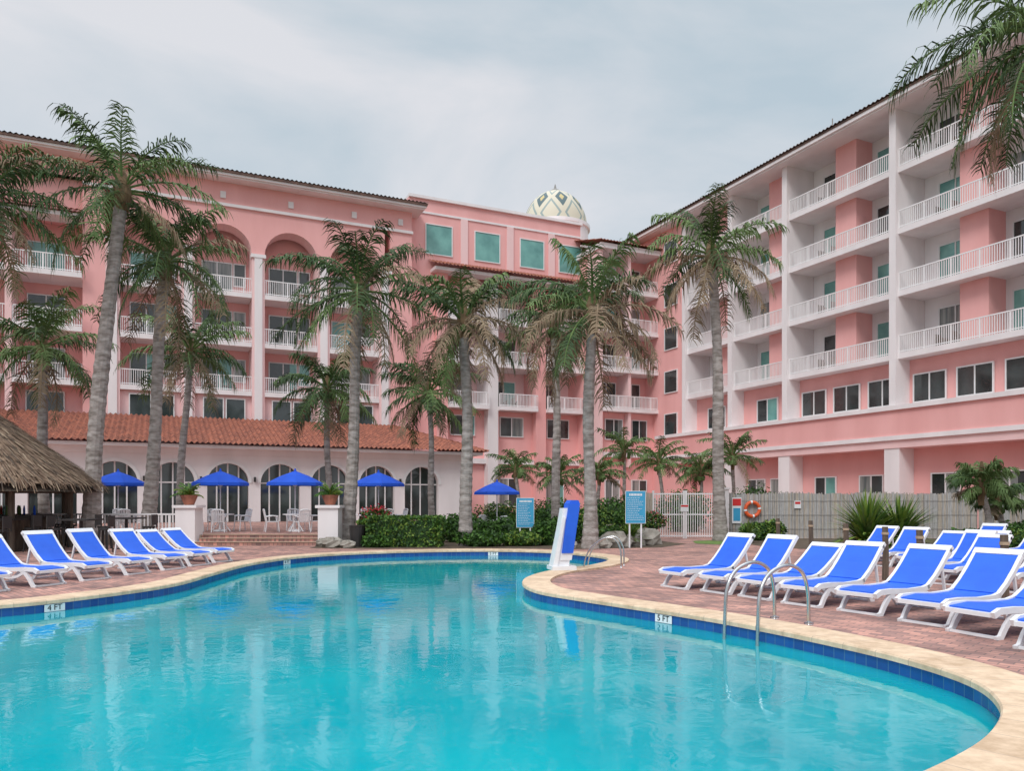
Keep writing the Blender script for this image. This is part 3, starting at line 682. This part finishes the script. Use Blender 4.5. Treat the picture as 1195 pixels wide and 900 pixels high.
# ---------------------------------------------------------------- fences, gate, signs
RC=[REED,REED,REED,REED3,REED2,REED3]
b=MB(); x=9.3
while x<19.9:
    w=U(.02,.04); b.box(x,x+w*.95,33+U(-.012,.012),33.04,0,1.93+U(-.05,.05)+.03*math.sin(x*1.7),random.choice(RC)); x+=w
for z in (.4,1.0,1.6): b.box(9.3,19.9,32.975,32.987,z,z+.012,REED2)
b.obj('reed_fence')
b=MB(); x=0
while x<7: w=U(.03,.055); b.box(x,x+w*.92,U(-.012,.012),.04,0,1.93+U(-.04,.05),random.choice(RC)); x+=w
b.obj('reed_fence',(19.95,32.98,0),math.radians(-62))
b=MB(); x=5.1
while x<5.95: b.box(x,x+.12,33,33.03,0,1.95,REED3); x+=.135
b.box(5.1,5.95,33.03,33.07,.3,.38,REED3); b.box(5.1,5.95,33.03,33.07,1.5,1.58,REED3); b.obj('timber_fence')
def gate(x0,x1):
    b=MB()
    for z in (.08,1.0,1.88): b.box(x0,x1,33,33.04,z,z+.05,RAILW)
    x=x0
    while x<=x1+.001: b.box(x-.014,x+.014,33.005,33.035,.05,1.95,RAILW); x+=.10
    for xx in (x0,x1): b.box(xx-.04,xx+.04,32.98,33.06,0,2.05,RAILW)
    return b.obj('white_metal_gate')
gate(6.05,7.35); gate(7.45,8.75)
b=MB(); b.box(7.2,7.55,32.95,32.962,1.15,1.45,SIGNW); b.box(7.22,7.53,32.945,32.949,1.35,1.43,SIGNR); b.obj('gate_notice_sign')
b=MB(); b.box(8.85,9.25,32.9,33.1,0,2.1,WHITE); b.box(8.8,9.3,32.85,33.15,2.1,2.18,WHITE); b.obj('gate_post')

def rules_sign(x,y,w,h,z0,rz=0):
    e=empty('pool_rules_sign',(x,y,0),rz)
    b=MB(); b.tube([(-w*.3,0.05,0),(-w*.3,.05,z0+h)],.03,PLAS,6); b.tube([(w*.3,.05,0),(w*.3,.05,z0+h)],.03,PLAS,6); b.obj('posts',parent=e)
    b=MB(); b.box(-w/2,w/2,0,.02,z0,z0+h,SIGNB); b.box(-w/2-.015,w/2+.015,.004,.018,z0-.015,z0+h+.015,SIGNW); b.obj('panel',parent=e)
    b=MB(); 
    xx=-w*.33
    while xx<w*.33: b.box(xx,xx+.035,-.005,-.001,z0+h*.86,z0+h*.93,SIGNW); xx+=.05
    for i in range(13):
        z=z0+h*(.79-.058*i); xx=-w*.42; end=w*U(.1,.42)
        while xx<end:
            l=U(.02,.06)
            b.box(xx,min(xx+l,w*.43),-.005,-.001,z,z+.013,SIGNW); xx+=l+.022
    b.obj('lettering',parent=e)
rules_sign(.48,28,.62,1.05,.65); rules_sign(4.2,26.2,.66,1.08,.85)
b=MB()
for i in range(24):
    a0,a1=2*math.pi*i/24,2*math.pi*(i+1)/24; b.tube([(.30*math.cos(a0),0,.30*math.sin(a0)),(.30*math.cos(a1),0,.30*math.sin(a1))],.075,SIGNW if i%6==0 else ORNG,8)
b.obj('life_ring',(10.25,32.87,1.25))
b=MB(); b.box(-.2,.2,-.01,.0,-.55,.55,SIGNW); b.box(-.18,.18,-.016,-.012,.2,.5,SIGNR); b.box(-.15,.15,-.016,-.012,-.45,.1,SIGNB); b.obj('fence_sign',(9.6,32.94,1.2))
b=MB(); b.box(-.14,.14,-.01,.0,-.16,.16,SIGNW); b.box(-.11,.11,-.016,-.012,.02,.12,SIGNR); b.obj('fence_notice',(12.2,32.94,1.45))

pp=[(7.35,13.9),(7.55,15.6),(7.75,17.9),(7.9,20.4),(8.0,23.2),(7.6,11.9)]
for (x,y) in pp:
    b=MB(); b.tube([(0,0,0),(.01,0,.55),(0,.01,1.08)],[.065,.06,.058],WOOD,9); b.tube([(0,0,.92),(0,0,.97)],.07,THA2,9); b.obj('wooden_post',(x,y,0))
b=MB(); b.tube([(0,0,0),(0,0,.75),(0,0,.8)],[.26,.3,.31],ORNG,16); b.tube([(0,0,.8),(0,0,.9)],[.31,.12],DARK,16); b.obj('waste_bin',(10.6,15.4,0))
b=MB(); b.tube([(0,0,0),(0,0,.7),(0,0,.75)],[.24,.28,.29],DARK,16); b.obj('waste_bin',(-5.4,26.9,0))

def arcpts(pts,n=5):
    P=[Vector(p) for p in pts]; out=[]
    for i in range(len(P)-1):
        p0=P[max(i-1,0)];p1=P[i];p2=P[i+1];p3=P[min(i+2,len(P)-1)]
        for q in range(n):
            t=q/n; out.append(0.5*((2*p1)+(p2-p0)*t+(2*p0-5*p1+4*p2-p3)*t*t+(3*p1-p0-3*p2+p3)*t**3))
    out.append(P[-1]); return out
i=nearest(3.1,9.7); p=pool[i]; t=(pool[i+1]-pool[i-1]).normalized(); inn=Vector((t.y,-t.x))*sg; ang=math.atan2(inn.y,inn.x)
e=empty('pool_handrail',(p.x,p.y,0),ang)
for k in (-.28,.28):
    b=MB(); b.tube(arcpts([(-.62,k,.03),(-.60,k,.45),(-.50,k,.70),(-.25,k,.80),(.05,k,.72),(.22,k,.50),(.26,k,.1),(.28,k,-.6),(.28,k,-1.1)]),.024,STEEL,10,True); b.tube([(-.62,k,.04),(-.62,k,.06)],.06,STEEL,12); b.obj('rail',parent=e,smooth=True)
b=MB()
for z in (-.35,-.62,-.9): b.box(.2,.34,-.26,.26,z,z+.03,STEEL)
b.obj('treads',parent=e)

# pool lift : white leaning column with a long blue cover on its face
e=empty('pool_lift',(1.15,17.6,0.04),math.radians(12))
def slab(b,x0,x1,z0,X0,X1,z1,y0,y1,m):
    b.add([(x0,y0,z0),(x1,y0,z0),(x1,y1,z0),(x0,y1,z0),(X0,y0,z1),(X1,y0,z1),(X1,y1,z1),(X0,y1,z1)],[(0,3,2,1),(4,5,6,7),(0,1,5,4),(1,2,6,5),(2,3,7,6),(3,0,4,7)],m)
b=MB(); b.box(-.30,.26,-.26,.26,0,.09,PLAS); slab(b,-.24,.12,.09,-.02,.26,1.40,-.14,.16,PLAS); slab(b,-.27,-.16,.09,-.04,.03,1.2,-.18,.18,PLAS); b.obj('base',parent=e)
b=MB(); slab(b,-.06,.20,.38,.10,.36,1.50,-.20,.20,SLING); slab(b,.10,.36,1.501,.16,.33,1.58,-.18,.18,SLING); slab(b,-.10,.17,.22,-.065,.195,.378,-.17,.17,PLAS); b.obj('blue_cover',parent=e)
e=empty('pool_handrail',(2.2,18.5,0),math.radians(165))
for k in (-.28,.28):
    b=MB(); b.tube(arcpts([(-.45,k,.03),(-.44,k,.45),(-.3,k,.70),(-.05,k,.72),(.25,k,.5),(.42,k,.12),(.46,k,-.7)]),.018,STEEL,8); b.obj('rail',parent=e,smooth=True)

# ---------------------------------------------------------------- world, sun, camera
w=bpy.data.worlds.new('World'); sc.world=w; w.use_nodes=True; nt=w.node_tree; N=nt.nodes; L=nt.links
bg=N['Background']; out=N['World Output']
sky=N.new('ShaderNodeTexSky'); sky.sky_type='NISHITA'; sky.sun_disc=False; sky.sun_rotation=math.radians(205)
L.new(sky.outputs[0],bg.inputs[0]); bg.inputs[1].default_value=0.10
tc=N.new('ShaderNodeTexCoord'); sx=N.new('ShaderNodeSeparateXYZ'); L.new(tc.outputs['Generated'],sx.inputs[0])
mp=N.new('ShaderNodeMapping'); mp.inputs['Scale'].default_value=(1,1,2.4); mp.inputs['Location'].default_value=(.35,0,.2); L.new(tc.outputs['Generated'],mp.inputs[0])
no=N.new('ShaderNodeTexNoise'); no.inputs['Scale'].default_value=2.1; no.inputs['Detail'].default_value=8; no.inputs['Roughness'].default_value=.52; no.inputs['Distortion'].default_value=.4; L.new(mp.outputs[0],no.inputs['Vector'])
rp=N.new('ShaderNodeValToRGB'); rp.color_ramp.elements[0].position=.36; rp.color_ramp.elements[0].color=(0.55,0.66,0.74,1); rp.color_ramp.elements[1].position=.60; rp.color_ramp.elements[1].color=(0.83,0.84,0.88,1)
L.new(no.outputs['Fac'],rp.inputs[0])
mr=N.new('ShaderNodeMapRange'); mr.inputs['From Min'].default_value=.55; mr.inputs['From Max'].default_value=1.0; mr.inputs['To Min'].default_value=0.94; mr.inputs['To Max'].default_value=2.9
L.new(sx.outputs['Z'],mr.inputs['Value'])
b2=N.new('ShaderNodeBackground'); L.new(rp.outputs[0],b2.inputs[0]); L.new(mr.outputs[0],b2.inputs[1])
mix=N.new('ShaderNodeMixShader'); mix.inputs[0].default_value=.92; L.new(bg.outputs[0],mix.inputs[1]); L.new(b2.outputs[0],mix.inputs[2]); L.new(mix.outputs[0],out.inputs['Surface'])
sd=bpy.data.lights.new('sun','SUN'); sd.energy=1.45; sd.angle=math.radians(20); sd.color=(1,.97,.94)
so=bpy.data.objects.new('sun',sd); sc.collection.objects.link(so)
el=math.radians(46); az=math.radians(205); d=Vector((math.sin(az)*math.cos(el),math.cos(az)*math.cos(el),math.sin(el)))
sky.sun_elevation=el
so.rotation_euler=(-d).to_track_quat('-Z','Y').to_euler()
cam=bpy.data.cameras.new('camera'); co=bpy.data.objects.new('camera',cam); sc.collection.objects.link(co)
co.location=(0,0,1.6); co.rotation_euler=(math.radians(90),0,0); cam.sensor_width=36; cam.lens=27.11; cam.shift_y=0.113; cam.clip_end=2000; cam.clip_start=.05
sc.camera=co
